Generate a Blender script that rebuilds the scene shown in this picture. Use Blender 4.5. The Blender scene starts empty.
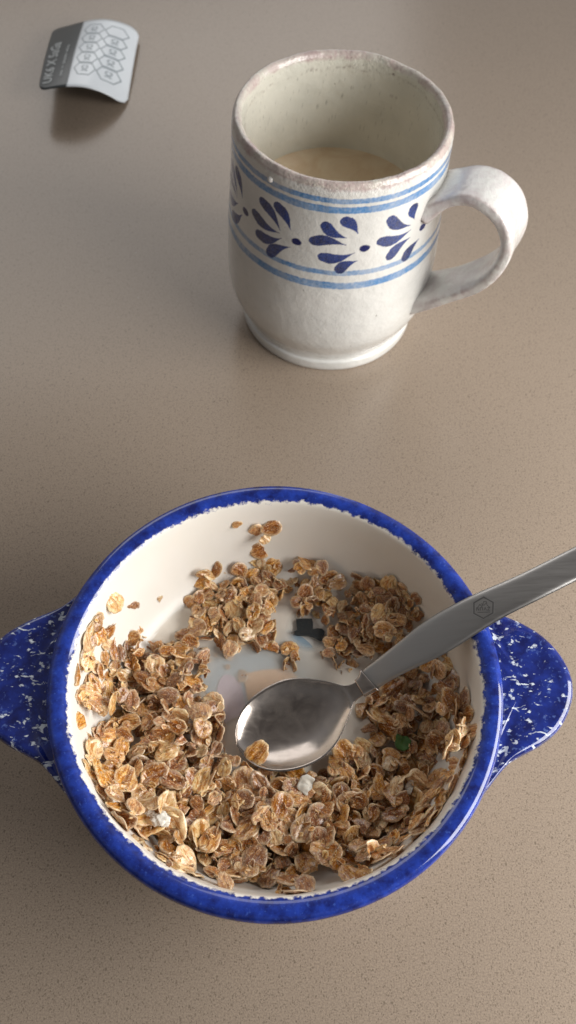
import bpy, bmesh, math, random
import numpy as np
from mathutils import Vector, Matrix, noise, Euler
random.seed(7)
S = bpy.context.scene
COL = S.collection
R = math.radians

# ------------------------------------------------------------------ camera
F = 900.0; CH = .3353; PT = 1.0172; RO = .0519
fw = np.array([0, math.cos(PT), -math.sin(PT)])
_r = np.array([1, 0, 0.]); _u = np.array([0, math.sin(PT), math.cos(PT)])
cr = _r*math.cos(RO) + _u*math.sin(RO); cu = -_r*math.sin(RO) + _u*math.cos(RO)
CO = np.array([0, 0, CH])

def at(px, py, z):
    """where the sight line through a picture point meets the height z"""
    d = fw + (px-288)/F*cr - (py-512)/F*cu
    p = CO + d*((z-CH)/d[2])
    return Vector((float(p[0]), float(p[1]), float(z)))

cd = bpy.data.cameras.new('camera'); cam = bpy.data.objects.new('camera', cd); COL.objects.link(cam)
m = Matrix.Identity(4)
for i in range(3):
    m[i][0] = cr[i]; m[i][1] = cu[i]; m[i][2] = -fw[i]; m[i][3] = CO[i]
cam.matrix_world = m
cd.sensor_fit = 'VERTICAL'; cd.sensor_height = 36; cd.sensor_width = 36; cd.lens = 36*F/1024
cd.clip_start = .01; cd.clip_end = 50
cd.dof.use_dof = True; cd.dof.focus_distance = .295; cd.dof.aperture_fstop = 17
S.camera = cam

# ------------------------------------------------------------------ helpers
def tag(o, label=None, cat=None, group=None, kind=None):
    if label: o['label'] = label
    if cat: o['category'] = cat
    if group: o['group'] = group
    if kind: o['kind'] = kind
    return o

def empty(name, loc, label, cat, group=None):
    o = bpy.data.objects.new(name, None); COL.objects.link(o); o.location = loc
    o.empty_display_size = .02
    return tag(o, label, cat, group)

def mesh(name, verts, faces, mat, parent=None, smooth=True, uvs=None, loc=None):
    me = bpy.data.meshes.new(name)
    me.from_pydata([tuple(map(float, v)) for v in verts], [], [tuple(map(int, f)) for f in faces])
    me.update()
    if uvs is not None:
        l = me.uv_layers.new(name='uv')
        idx = np.empty(len(me.loops), dtype=np.int32); me.loops.foreach_get('vertex_index', idx)
        l.data.foreach_set('uv', np.asarray(uvs, dtype=np.float32)[idx].ravel())
    if smooth:
        me.polygons.foreach_set('use_smooth', [True]*len(me.polygons))
    if mat: me.materials.append(mat)
    o = bpy.data.objects.new(name, me); COL.objects.link(o)
    if loc is not None: o.location = loc
    if parent: o.parent = parent
    return o

def catmull(P, n):
    P = [np.array(p, float) for p in P]
    Q = [2*P[0]-P[1]] + P + [2*P[-1]-P[-2]]
    out = []
    for i in range(1, len(Q)-2):
        for k in range(n):
            t = k/n
            a, b, c, d = Q[i-1], Q[i], Q[i+1], Q[i+2]
            out.append(.5*((2*b)+(c-a)*t+(2*a-5*b+4*c-d)*t*t+(3*b-a-3*c+d)*t**3))
    out.append(P[-1])
    return out

def lathe(prof, seg, wob=None):
    """prof: (r,z) list starting and ending at r=0 (closed solid)"""
    V = []; Fc = []
    rings = []
    for (r, z) in prof:
        if r < 1e-7:
            rings.append([len(V)]); V.append((0, 0, z))
        else:
            ids = []
            for k in range(seg):
                a = 2*math.pi*k/seg
                rr, zz = (wob(r, z, a) if wob else (r, z))
                ids.append(len(V)); V.append((rr*math.cos(a), rr*math.sin(a), zz))
            rings.append(ids)
    for a, b in zip(rings[:-1], rings[1:]):
        for k in range(seg):
            k2 = (k+1) % seg
            if len(a) == 1: Fc.append((a[0], b[k2], b[k]))
            elif len(b) == 1: Fc.append((a[k], a[k2], b[0]))
            else: Fc.append((a[k], a[k2], b[k2], b[k]))
    return V, Fc

def join_raw(parts):
    V = []; Fc = []
    for v, f in parts:
        o = len(V); V += list(v); Fc += [tuple(i+o for i in q) for q in f]
    return V, Fc

# ------------------------------------------------------------------ materials
class NT:
    def __init__(s, name, **pr):
        s.m = bpy.data.materials.new(name); s.m.use_nodes = True
        s.t = s.m.node_tree; s.n = s.t.nodes; s.L = s.t.links
        s.b = s.n['Principled BSDF']
        for k, v in pr.items(): s.set(s.b, k.replace('_', ' '), v)
    def set(s, node, k, v):
        if hasattr(v, 'is_output') or isinstance(v, bpy.types.NodeSocket): s.L.new(v, node.inputs[k])
        else:
            if isinstance(k, str) and 'Color' in k and len(v) == 3: v = (*v, 1)
            node.inputs[k].default_value = v
    def new(s, typ, props=None, **ins):
        nd = s.n.new(typ)
        for k, v in (props or {}).items(): setattr(nd, k, v)
        for k, v in ins.items(): s.set(nd, k.replace('_', ' '), v)
        return nd
    def noise(s, vec, scale, detail=3, rough=.55, dist=0):
        return s.new('ShaderNodeTexNoise', None, Vector=vec, Scale=scale, Detail=detail, Roughness=rough, Distortion=dist).outputs['Fac']
    def ramp(s, fac, stops, interp='LINEAR'):
        nd = s.n.new('ShaderNodeValToRGB'); s.L.new(fac, nd.inputs[0]); cr_ = nd.color_ramp; cr_.interpolation = interp
        while len(cr_.elements) < len(stops): cr_.elements.new(.5)
        for e, (p, c) in zip(cr_.elements, stops):
            e.position = p; e.color = (c, c, c, 1) if isinstance(c, (int, float)) else (*c, 1)
        return nd.outputs[0]
    def math(s, op, a, b=None, c=None, clamp=False):
        nd = s.n.new('ShaderNodeMath'); nd.operation = op; nd.use_clamp = clamp
        for i, v in enumerate((a, b, c)):
            if v is None: continue
            if isinstance(v, bpy.types.NodeSocket): s.L.new(v, nd.inputs[i])
            else: nd.inputs[i].default_value = v
        return nd.outputs[0]
    def mix(s, f, a, b, mode='MIX'):
        nd = s.n.new('ShaderNodeMix'); nd.data_type = 'RGBA'; nd.blend_type = mode
        for i, v in ((0, f), (6, a), (7, b)):
            if isinstance(v, bpy.types.NodeSocket): s.L.new(v, nd.inputs[i])
            else: nd.inputs[i].default_value = v if i == 0 else (*v, 1)
        return nd.outputs[2]
    def bump(s, h, dist, strength=1.0, normal=None):
        nd = s.new('ShaderNodeBump', None, Height=h, Distance=dist, Strength=strength)
        if normal: s.L.new(normal, nd.inputs['Normal'])
        return nd.outputs[0]
    def coord(s, k='Object'):
        return s.n.new('ShaderNodeTexCoord').outputs[k]
    def base(s, c): s.set(s.b, 'Base Color', c)
    def nrm(s, c): s.set(s.b, 'Normal', c)

# quartz countertop
q = NT('quartz_counter', Roughness=.2)
q.set(q.b, 'Specular IOR Level', .5)
oc = q.coord()
big = q.noise(oc, 9, 2)
fine = q.noise(oc, 1700, 3, .7)
mid = q.noise(oc, 520, 3, .6)
c0 = q.mix(q.ramp(fine, [(.38, 0.), (.62, 1.)]), (.250, .194, .146), (.392, .312, .242))
c0 = q.mix(q.ramp(mid, [(.35, 0.), (.7, .5)]), c0, (.336, .266, .204))
c0 = q.mix(q.ramp(big, [(.3, 0.), (.8, .25)]), c0, (.27, .22, .175))
def specks(scale, lo, hi, size, dens):
    mpx = q.new('ShaderNodeMapping', None, Vector=oc, Scale=(1.25, .9, 1))
    v_ = q.new('ShaderNodeTexVoronoi', {'feature': 'F1'}, Vector=mpx.outputs[0], Scale=scale, Randomness=1.)
    sep = q.n.new('ShaderNodeSeparateColor'); q.L.new(v_.outputs['Color'], sep.inputs[0])
    r_ = q.math('MULTIPLY', q.ramp(sep.outputs[0], [(lo, 0.), (hi, 1.)]), size)
    d_ = q.math('ADD', v_.outputs['Distance'], q.math('MULTIPLY', q.math('SUBTRACT', fine, .5), .35))
    return q.math('MULTIPLY', q.math('MULTIPLY', q.math('SUBTRACT', r_, d_), 9., clamp=True), dens)
s1 = specks(1450., .30, 1.0, .56, .40)
s2 = specks(640., .80, 1.0, .36, .50)
spotm = q.math('MAXIMUM', s1, s2)
c1 = q.mix(spotm, c0, (.085, .064, .046))
vo2 = q.new('ShaderNodeTexVoronoi', {'feature': 'F1'}, Vector=oc, Scale=62., Randomness=1.)
w = q.math('LESS_THAN', vo2.outputs['Distance'], .016)
c1 = q.mix(q.math('MULTIPLY', w, .7), c1, (.62, .57, .50))
q.base(c1)
q.set(q.b, 'Roughness', q.ramp(mid, [(.3, .17), (.7, .25)]))
q.nrm(q.bump(q.mix(spotm, q.math('MULTIPLY', fine, .3), (0, 0, 0)), .00012, .6))

# white glazed inside / cobalt glaze of the bowl
def cobalt(t, oc, fleck=False):
    n1 = t.noise(oc, 220, 4, .65)
    n2 = t.noise(oc, 900, 2, .6)
    c = t.mix(t.ramp(n1, [(.33, 0.), (.68, 1.)]), (.006, .012, .115), (.018, .055, .40))
    c = t.mix(t.ramp(n2, [(.62, 0.), (.75, .5)]), c, (.07, .15, .55))
    return c
bm_ = NT('bowl_glaze', Roughness=.09)
bm_.set(bm_.b, 'Coat Weight', .5); bm_.set(bm_.b, 'Coat Roughness', .04)
oc = bm_.coord()
sx = bm_.n.new('ShaderNodeSeparateXYZ'); bm_.L.new(oc, sx.inputs[0])
rad = bm_.math('SQRT', bm_.math('ADD', bm_.math('MULTIPLY', sx.outputs[0], sx.outputs[0]), bm_.math('MULTIPLY', sx.outputs[1], sx.outputs[1])))
jag = bm_.math('MULTIPLY', bm_.math('SUBTRACT', bm_.noise(oc, 420, 3, .6), .5), .0034)
jag2 = bm_.math('MULTIPLY', bm_.math('SUBTRACT', bm_.noise(oc, 60, 2), .5), .0014)
edge = bm_.math('ADD', bm_.math('ADD', rad, jag), jag2)
mask = bm_.ramp(bm_.math('MULTIPLY', bm_.math('SUBTRACT', edge, .0680), 1700., clamp=True), [(0, 0.), (1, 1.)])
fl = bm_.ramp(bm_.noise(oc, 260, 3, .6, .5), [(.77, 0.), (.785, 1.)])
blue = bm_.mix(fl, cobalt(bm_, oc), (.55, .6, .75))
white = bm_.mix(bm_.ramp(bm_.noise(oc, 30, 2), [(.3, 0.), (.7, 1.)]), (.80, .755, .68), (.85, .81, .75))
bm_.base(bm_.mix(mask, white, blue))
bm_.set(bm_.b, 'Roughness', bm_.ramp(mask, [(0, .38), (1, .09)]))
bm_.set(bm_.b, 'Coat Weight', bm_.ramp(mask, [(0, .06), (1, .5)]))
bm_.nrm(bm_.bump(bm_.noise(oc, 90, 2), .0004, .25))
M_BOWL = bm_.m

lg = NT('lug_glaze', Roughness=.08)
lg.set(lg.b, 'Coat Weight', .5); lg.set(lg.b, 'Coat Roughness', .04)
oc = lg.coord()
mp = lg.new('ShaderNodeMapping', None, Vector=oc, Scale=(.8, 1.25, 1))
a1 = lg.noise(mp.outputs[0], 380, 3, .55, .4)
sx = lg.n.new('ShaderNodeSeparateXYZ'); lg.L.new(oc, sx.inputs[0])
near = lg.ramp(lg.math('MULTIPLY', lg.math('SUBTRACT', sx.outputs[0], .0765), 55., clamp=True), [(0, .09), (.35, .03), (1, -.03)])
nearv = lg.math('MINIMUM', lg.math('MULTIPLY', lg.math('SUBTRACT', .088, sx.outputs[0]), 5.), .045)
g = lg.ramp(lg.math('ADD', a1, nearv), [(.618, 0.), (.670, 1.)])
dark = lg.mix(lg.ramp(lg.noise(oc, 160, 4, .65), [(.35, 0.), (.68, 1.)]), (.006, .010, .09), (.014, .033, .25))
sm = lg.ramp(lg.noise(oc, 620, 2), [(.60, 0.), (.70, .7)])
dark = lg.mix(sm, dark, (.10, .16, .42))
edgeblue = lg.mix(g, dark, (.66, .71, .78))
lg.base(edgeblue)
lg.nrm(lg.bump(lg.noise(oc, 110, 3), .0006, .35))
M_LUG = lg.m

# mug: painted colours come in a colour attribute (brushwork), pits and wear from noise
mg = NT('mug_glaze', Roughness=.16)
mg.set(mg.b, 'Coat Weight', .35); mg.set(mg.b, 'Coat Roughness', .08)
oc = mg.coord()
at_ = mg.new('ShaderNodeVertexColor', {'layer_name': 'paint'})
n1 = mg.noise(oc, 45, 4, .6); n2 = mg.noise(oc, 380, 3, .6)
tint = mg.mix(mg.ramp(n1, [(.35, 0.), (.7, 1.)]), (1.0, .99, .975), (.86, .86, .85))
c = mg.mix(1.0, at_.outputs[0], tint, 'MULTIPLY')
pit = mg.ramp(n2, [(.255, 1.), (.28, 0.)])
c = mg.mix(mg.math('MULTIPLY', pit, .6), c, (.22, .17, .13))
mg.base(c)
sxm = mg.n.new('ShaderNodeSeparateXYZ'); mg.L.new(oc, sxm.inputs[0])
rimz = mg.math('MULTIPLY', mg.math('SUBTRACT', sxm.outputs[2], .100), 140., clamp=True)
rough_rim = mg.math('MULTIPLY', rimz, mg.noise(oc, 520, 3, .6))
mg.nrm(mg.bump(mg.math('ADD', mg.math('ADD', mg.noise(oc, 150, 5, .65), mg.math('MULTIPLY', rough_rim, .9)), mg.math('MULTIPLY', pit, -1.)), .0010, .55))
M_MUG = mg.m

hg = NT('mug_handle_glaze', Roughness=.16)
hg.set(hg.b, 'Coat Weight', .35); hg.set(hg.b, 'Coat Roughness', .08)
oc = hg.coord()
geo = hg.n.new('ShaderNodeNewGeometry')
n1 = hg.noise(oc, 110, 4, .65)
c = hg.mix(hg.ramp(n1, [(.42, 0.), (.62, 1.)]), (.76, .75, .72), (.66, .61, .60))
pt = hg.ramp(geo.outputs['Pointiness'], [(.505, 0.), (.54, 1.)])
c = hg.mix(hg.math('MULTIPLY', pt, hg.ramp(hg.noise(oc, 300, 3), [(.4, 0.), (.6, .6)])), c, (.42, .30, .29))
hg.base(c)
hg.nrm(hg.bump(hg.noise(oc, 190, 5, .65), .0012, .6))
M_HAND = hg.m

co = NT('milky_coffee', Roughness=.12)
oc = co.coord()
n = co.noise(oc, 70, 4, .6, .8)
c = co.mix(co.ramp(n, [(.35, 0.), (.7, 1.)]), (.76, .56, .36), (.88, .73, .53))
bub = co.new('ShaderNodeTexVoronoi', {'feature': 'F1'}, Vector=oc, Scale=500.)
c = co.mix(co.math('MULTIPLY', co.math('LESS_THAN', bub.outputs['Distance'], .3), co.ramp(co.noise(oc, 60, 2), [(.5, 0.), (.7, .5)])), c, (.70, .58, .43))
co.base(c)
M_COFFEE = co.m

mk = NT('oat_milk', Roughness=.07)
oc = mk.coord()
n = mk.noise(oc, 60, 4, .6, .6)
mk.base(mk.mix(mk.ramp(n, [(.35, 0.), (.7, 1.)]), (.80, .73, .64), (.86, .80, .71)))
mk.nrm(mk.bump(mk.noise(oc, 160, 2), .0005, .3))
sx = mk.n.new('ShaderNodeSeparateXYZ'); mk.L.new(oc, sx.inputs[0])
HATX, HATY = (at(311, 629, .0190)-Vector((-.001, .11, 0))).x, (at(311, 629, .0190)-Vector((-.001, .11, 0))).y
def dist2(x0, y0):
    a = mk.math('SUBTRACT', sx.outputs[0], x0); b = mk.math('SUBTRACT', sx.outputs[1], y0)
    return mk.math('SQRT', mk.math('ADD', mk.math('MULTIPLY', a, a), mk.math('MULTIPLY', b, b)))
dh = mk.ramp(mk.math('MULTIPLY', dist2(HATX, HATY), 100., clamp=True), [(.66, .03), (1., 1.)])
dc = mk.ramp(mk.math('MULTIPLY', dist2(-.009, .006), 28., clamp=True), [(.45, .40), (.95, 1.)])
mk.set(mk.b, 'Alpha', mk.math('MULTIPLY', dh, dc))
M_MILK = mk.m

def oat_mat(name, pale, mid_, brown, k):
    t = NT(name, Roughness=.32)
    t.set(t.b, 'Coat Weight', .55); t.set(t.b, 'Coat Roughness', .14)
    uv = t.coord('UV')
    oi = t.n.new('ShaderNodeObjectInfo'); gi = t.n.new('ShaderNodeNewGeometry')
    rnd = t.math('FRACT', t.math('ADD', oi.outputs['Random'], gi.outputs['Random Per Island']))
    off = t.math('MULTIPLY', rnd, 37.)
    cb = t.n.new('ShaderNodeCombineXYZ'); t.L.new(off, cb.inputs[0]); t.L.new(off, cb.inputs[1])
    va = t.n.new('ShaderNodeVectorMath'); va.operation = 'ADD'; t.L.new(uv, va.inputs[0]); t.L.new(cb.outputs[0], va.inputs[1])
    mp = t.new('ShaderNodeMapping', None, Vector=va.outputs[0], Scale=(.8, 2.9, 1))
    st = t.noise(mp.outputs[0], 1.5, 4, .62, .8)
    bl = t.noise(va.outputs[0], 1.5, 3, .6)
    ea = t.new('ShaderNodeVertexColor', {'layer_name': 'edge'}).outputs[0]
    c = t.mix(t.ramp(bl, [(.38, 0.), (.62, 1.)]), mid_, pale)
    c = t.mix(t.ramp(st, [(.47-k, 0.), (.56-k*.6, .85)]), c, brown)
    ed = t.math('MULTIPLY', ea, t.ramp(bl, [(.30, .2), (.65, 1.)]))
    c = t.mix(t.math('MULTIPLY', ed, .75), c, (.88, .74, .52))
    gr = t.noise(va.outputs[0], 7, 3, .7)
    c = t.mix(t.ramp(gr, [(.55, 0.), (.66, .8)]), c, (.86, .76, .60))
    hs = t.new('ShaderNodeHueSaturation', None, Color=c, Value=t.math('ADD', t.math('MULTIPLY', rnd, .48), .80),
               Saturation=t.math('ADD', t.math('MULTIPLY', t.math('FRACT', t.math('MULTIPLY', rnd, 7.3)), .25), 1.0))
    t.base(hs.outputs[0])
    t.nrm(t.bump(t.math('ADD', t.math('MULTIPLY', st, .5), t.math('MULTIPLY', gr, .6)), .0003, .5))
    t.set(t.b, 'Subsurface Weight', .12); t.set(t.b, 'Subsurface Radius', (.0015, .0008, .0004)); t.set(t.b, 'Subsurface Scale', 1.)
    return t.m
OAT = {'pale': oat_mat('pale_oat', (.84, .65, .39), (.70, .44, .21), (.42, .175, .055), .0),
       'golden': oat_mat('golden_oat', (.72, .46, .225), (.54, .27, .098), (.29, .098, .028), .03),
       'brown': oat_mat('brown_oat', (.52, .27, .115), (.35, .14, .046), (.18, .052, .015), .05)}

def plain(name, col, rough=.4, metal=0, **kw):
    t = NT(name, Roughness=rough, Metallic=float(metal)); oc = t.coord()
    a = tuple(c*.93 for c in col); b = tuple(min(1, c*1.06) for c in col)
    t.base(t.mix(t.noise(oc, kw.get('scale', 120), 3), a, b))
    if kw.get('bump'): t.nrm(t.bump(t.noise(oc, kw.get('scale', 120), 3), kw['bump'], .5))
    return t.m

st = NT('brushed_steel', Roughness=.22, Metallic=1.)
oc = st.coord()
mp = st.new('ShaderNodeMapping', None, Vector=oc, Rotation=(0, 0, R(-25)), Scale=(60, 1400, 60))
nn = st.noise(mp.outputs[0], 1., 3, .6)
st.base(st.mix(nn, (.42, .405, .39), (.46, .445, .43)))
st.set(st.b, 'Roughness', st.ramp(nn, [(.3, .34), (.7, .42)]))
st.nrm(st.bump(nn, .00002, .4))
M_STEEL = st.m
sb = NT('polished_steel', Roughness=.17, Metallic=1.)
oc = sb.coord()
mp = sb.new('ShaderNodeMapping', None, Vector=oc, Rotation=(0, 0, R(-28)), Scale=(60, 500, 60))
nn = sb.noise(mp.outputs[0], 1., 4, .65)
fm = sb.ramp(sb.noise(oc, 150, 4, .6, 1.2), [(.38, 0.), (.74, 1.)])
met = sb.mix(sb.noise(oc, 90, 3), (.36, .31, .28), (.48, .43, .39))
sb.base(sb.mix(sb.math('MULTIPLY', fm, .22), met, (.50, .44, .37)))
sb.set(sb.b, 'Metallic', sb.math('SUBTRACT', 1., sb.math('MULTIPLY', fm, .15)))
sb.set(sb.b, 'Roughness', sb.math('ADD', sb.ramp(nn, [(.3, .11), (.75, .22)]), sb.math('MULTIPLY', fm, .08)))
sb.nrm(sb.bump(nn, .00003, .5))
M_SPOON = sb.m

# ------------------------------------------------------------------ countertop
V = []
x0, x1, y0, y1, zt, zb = -.9, .9, -.45, 1.6, 0, -.03
ct = mesh('countertop', [(x0, y0, zb), (x1, y0, zb), (x1, y1, zb), (x0, y1, zb), (x0, y0, zt), (x1, y0, zt), (x1, y1, zt), (x0, y1, zt)],
          [(3, 2, 1, 0), (4, 5, 6, 7), (0, 1, 5, 4), (1, 2, 6, 5), (2, 3, 7, 6), (3, 0, 4, 7)], q.m, smooth=False)
tag(ct, kind='structure')

# ------------------------------------------------------------------ bowl
BX, BY = -.001, .11
bowl = empty('lug_handled_bowl', (BX, BY, 0), 'white ceramic bowl with cobalt blue rim and two speckled lug handles, holding the cereal', 'bowl')
outer = [(0, .0025), (.030, .0025), (.0325, .0), (.0365, .0), (.038, .003), (.042, .007), (.052, .013), (.0615, .022), (.0672, .032), (.0702, .042), (.0718, .0475), (.0735, .0502)]
rim = [(.0747, .0518), (.0750, .0532), (.0746, .0546), (.0735, .0556), (.0718, .0559), (.0700, .0556), (.0686, .0548), (.0676, .0535)]
inner = [(.0668, .0500), (.0660, .045), (.0646, .038), (.0622, .030), (.0590, .0238), (.0545, .0196), (.048, .0178), (.036, .0173), (.018, .0172), (0, .0172)]
prof = [tuple(p) for p in catmull([(p[0], p[1]) for p in outer+rim+inner], 4)]
prof = [(max(0, p[0]), p[1]) for p in prof]; prof[0] = (0, .0025); prof[-1] = (0, .0172)
def bw(r, z, a):
    k = noise.noise(Vector((math.cos(a)*1.3, math.sin(a)*1.3, 2.)))
    return r*(1+.004*k*(z/.055)), z+.0004*noise.noise(Vector((math.cos(a)*2, math.sin(a)*2, 7.)))*(z > .045)
V, Fc = lathe(prof, 256, bw)
mesh('body', V, Fc, M_BOWL, bowl)
# inner profile as a function r -> z
_ip = sorted([(p[0], p[1]) for p in prof[len(prof)*20//30:] if p[0] < .0679])
_ir = np.array([p[0] for p in _ip]); _iz = np.array([p[1] for p in _ip])
def inner_z(r): return np.interp(r, _ir, _iz)

# lugs
HW = [(.0600, .0425), (.0640, .0388), (.0680, .0345), (.0716, .0305), (.0752, .0272), (.0800, .0246), (.0860, .0216), (.0920, .0172), (.0965, .0115), (.0992, .0055), (.1001, 0)]
hwp = catmull(HW, 6)
def lug(ang):
    out = [(p[0], max(0, p[1])) for p in hwp]
    poly = out + [(x, -y) for x, y in reversed(out[:-1])]
    poly = [(x, y) for x, y in poly if math.hypot(x, y) > .0716]
    ya = math.atan2(poly[0][1], poly[0][0])
    poly += [(.0714*math.cos(-ya+2*ya*k/24), .0714*math.sin(-ya+2*ya*k/24)) for k in range(25)]
    n = len(poly)
    # layers: (inset, z_off) from underside to top centre, rounded edge
    lay = [(.0098, -.0062), (.004, -.0060), (.0012, -.0050), (.0002, -.0036), (0, -.0026), (.0003, -.0012), (.0012, -.0003), (.0026, 0.0), (.005, -.0002), (.0075, -.0004), (.0098, -.0005)]
    cx, cy = .084, 0
    V = []; Fc = []
    def base_z(x, y):
        return .0505 + .022*(x-.072) - .0010*math.exp(-((math.hypot(x, y)-.0765)/.003)**2)
    for ins, dz in lay:
        for (x, y) in poly:
            dx, dy = x-cx, y-cy; L = math.hypot(dx, dy)
            k = max(.02, 1-ins/max(L, 1e-4)) if L > 1e-5 else 1
            X, Y = cx+dx*k, cy+dy*k
            if math.hypot(x, y) < .0718 and dz > -.003: dz = 0
            V.append((X, Y, base_z(X, Y)+dz))
    for l in range(len(lay)-1):
        for i in range(n):
            j = (i+1) % n
            Fc.append((l*n+i, l*n+j, (l+1)*n+j, (l+1)*n+i)[::-1])
    c0 = len(V); V.append((cx, 0, base_z(cx, 0)-.0062)); c1 = len(V); V.append((cx, 0, base_z(cx, 0)-.0005))
    for i in range(n):
        j = (i+1) % n
        Fc.append((c0, j, i)[::-1]); Fc.append((c1, (len(lay)-1)*n+i, (len(lay)-1)*n+j)[::-1])
    o = mesh('lug_handle', V, Fc, M_LUG, bowl)
    bm = bmesh.new(); bm.from_mesh(o.data); bmesh.ops.recalc_face_normals(bm, faces=bm.faces); bm.to_mesh(o.data); bm.free()
    o.data.polygons.foreach_set('use_smooth', [True]*len(o.data.polygons))
    o.rotation_euler = (0, 0, ang)
    return o
lug(R(3)); lug(R(183))

# painted figure on the bowl floor (seen faintly through the thin milk)
def flat_patch(name, pxs, z, mat, parent, origin, th=.0002):
    P = [at(x, y, z)-origin for x, y in pxs]
    n = len(P)
    V = [(p.x, p.y, p.z) for p in P] + [(p.x, p.y, p.z-th) for p in P]
    Fc = [tuple(range(n)), tuple(range(2*n-1, n-1, -1))] + [(i, i+n, (i+1) % n+n, (i+1) % n) for i in range(n)]
    o = mesh(name, V, Fc, mat, parent, smooth=False)
    bm = bmesh.new(); bm.from_mesh(o.data); bmesh.ops.recalc_face_normals(bm, faces=bm.faces); bm.to_mesh(o.data); bm.free()
    return o
BO = Vector((BX, BY, 0))
def ell(cx, cy, a, b, rot=0, n=28, jag=0):
    o = []
    for i in range(n):
        t = 2*math.pi*i/n; r = 1+jag*math.sin(3*t+1)+jag*.6*math.sin(5*t)
        x = a*r*math.cos(t); y = b*r*math.sin(t)
        o.append((cx+x*math.cos(rot)-y*math.sin(rot), cy+x*math.sin(rot)+y*math.cos(rot)))
    return o
hat_m = plain('hat_paint', (.008, .014, .018), .3)
blu_m = plain('blue_grey_paint', (.33, .45, .55), .3, scale=60)
ora_m = plain('peach_paint', (.80, .50, .28), .3)
lav_m = plain('lavender_paint', (.55, .45, .60), .3)
fz = .0178
coat = flat_patch('painted_coat', ell(262, 668, 66, 44, .1, 40, .08), fz, blu_m, bowl, BO)
flat_patch('painted_sleeve', [(243, 674), (262, 670), (286, 668), (298, 676), (282, 692), (266, 700), (250, 712), (246, 690)], fz+.0003, ora_m, bowl, BO)
flat_patch('painted_sash', ell(228, 700, 16, 24, .2, 24, .1), fz+.0003, lav_m, bowl, BO)
zh = .0189
flat_patch('painted_hat', [(296, 619), (303, 618.3), (312, 618.5), (313, 622), (313, 629), (317, 628.2), (322, 628.6), (325, 631.5), (324.5, 635), (321, 637.5), (324, 640.5), (320, 641), (314, 637.4), (309, 636.2), (298, 635.5), (291, 634), (286, 632.5), (294, 631.5), (297, 630)], zh, hat_m, bowl, BO)

# milk
ML = .0193
V = [(0, 0, ML)]; Fc = []
rr = [.008, .018, .028, .038, .046, .052, .0545, .0557, .0562]
rw = float(np.interp(ML, _iz[_ir > .04], _ir[_ir > .04]))
seg = 144
for i, r in enumerate(rr):
    for k in range(seg):
        a = 2*math.pi*k/seg
        r2_ = r/.0562*(rw+.0012+.0016*noise.noise(Vector((math.cos(a)*3, math.sin(a)*3, 0))))
        V.append((r2_*math.cos(a), r2_*math.sin(a), ML+(.0005 if i == 8 else .00015 if i == 7 else 0)))
for k in range(seg):
    Fc.append((0, 1+k, 1+(k+1) % seg))
    for i in range(len(rr)-1):
        a = 1+i*seg; b = a+seg; k2 = (k+1) % seg
        Fc.append((a+k, b+k, b+k2, a+k2))
milk = mesh('milk', V, Fc, M_MILK, None, loc=(BX, BY, 0))
tag(milk, 'shallow pale beige pool of milk in the blue rimmed bowl', 'milk')

# ------------------------------------------------------------------ spoon
CL = [(236.5, 745, .0240), (262, 735, .0257), (300, 720, .0279), (335, 702, .0302), (362, 687, .0328), (373, 677, .0350), (400, 659, .0420), (440, 634, .0508), (484, 608.5, .0590), (530, 586.5, .0655), (577, 563, .0700)]
pts = [np.array(at(*p)) for p in CL]
d = pts[-1]-pts[-2]; d /= np.linalg.norm(d)
pts += [pts[-1]+d*.02+np.array([0, 0, -.0008]), pts[-1]+d*.042+np.array([0, 0, -.0028])]
cl = catmull(pts, 24)
cl = np.array(cl); seglen = np.r_[0, np.cumsum(np.linalg.norm(np.diff(cl, axis=0), axis=1))]
SL = seglen[-1]
def cpos(s): return np.array([np.interp(s, seglen, cl[:, i]) for i in range(3)])
HWS = [(0, 0), (.0008, .0036), (.0025, .0072), (.006, .0112), (.011, .0141), (.018, .0158), (.025, .0156), (.031, .0134), (.036, .0100), (.040, .0066), (.0430, .0038), (.0460, .0027), (.0495, .0028), (.0518, .0036), (.0526, .0042), (.060, .0047), (.068, .0054), (.077, .0065), (.085, .0068), (.095, .0064), (.110, .0056), (.13, .0054), (SL-.006, .0058), (SL-.002, .004), (SL, .0005)]
_hs = catmull(HWS, 8); _hx = np.array([p[0] for p in _hs]); _hy = np.array([p[1] for p in _hs])
def hw(s): return max(1e-4, float(np.interp(s, _hx, _hy)))
SO = Vector(at(300, 717, .0265))
SOn = np.array(SO)
spoon = empty('teaspoon', SO, 'steel teaspoon with its bowl sunk in the oats and handle leaning on the rim', 'spoon')
def frame(s):
    t = cpos(min(SL, s+.0015))-cpos(max(0, s-.0015)); t /= np.linalg.norm(t)
    sd = np.array([-t[1], t[0], 0]); sd /= np.linalg.norm(sd)
    return t, sd, np.cross(t, sd)
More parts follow.
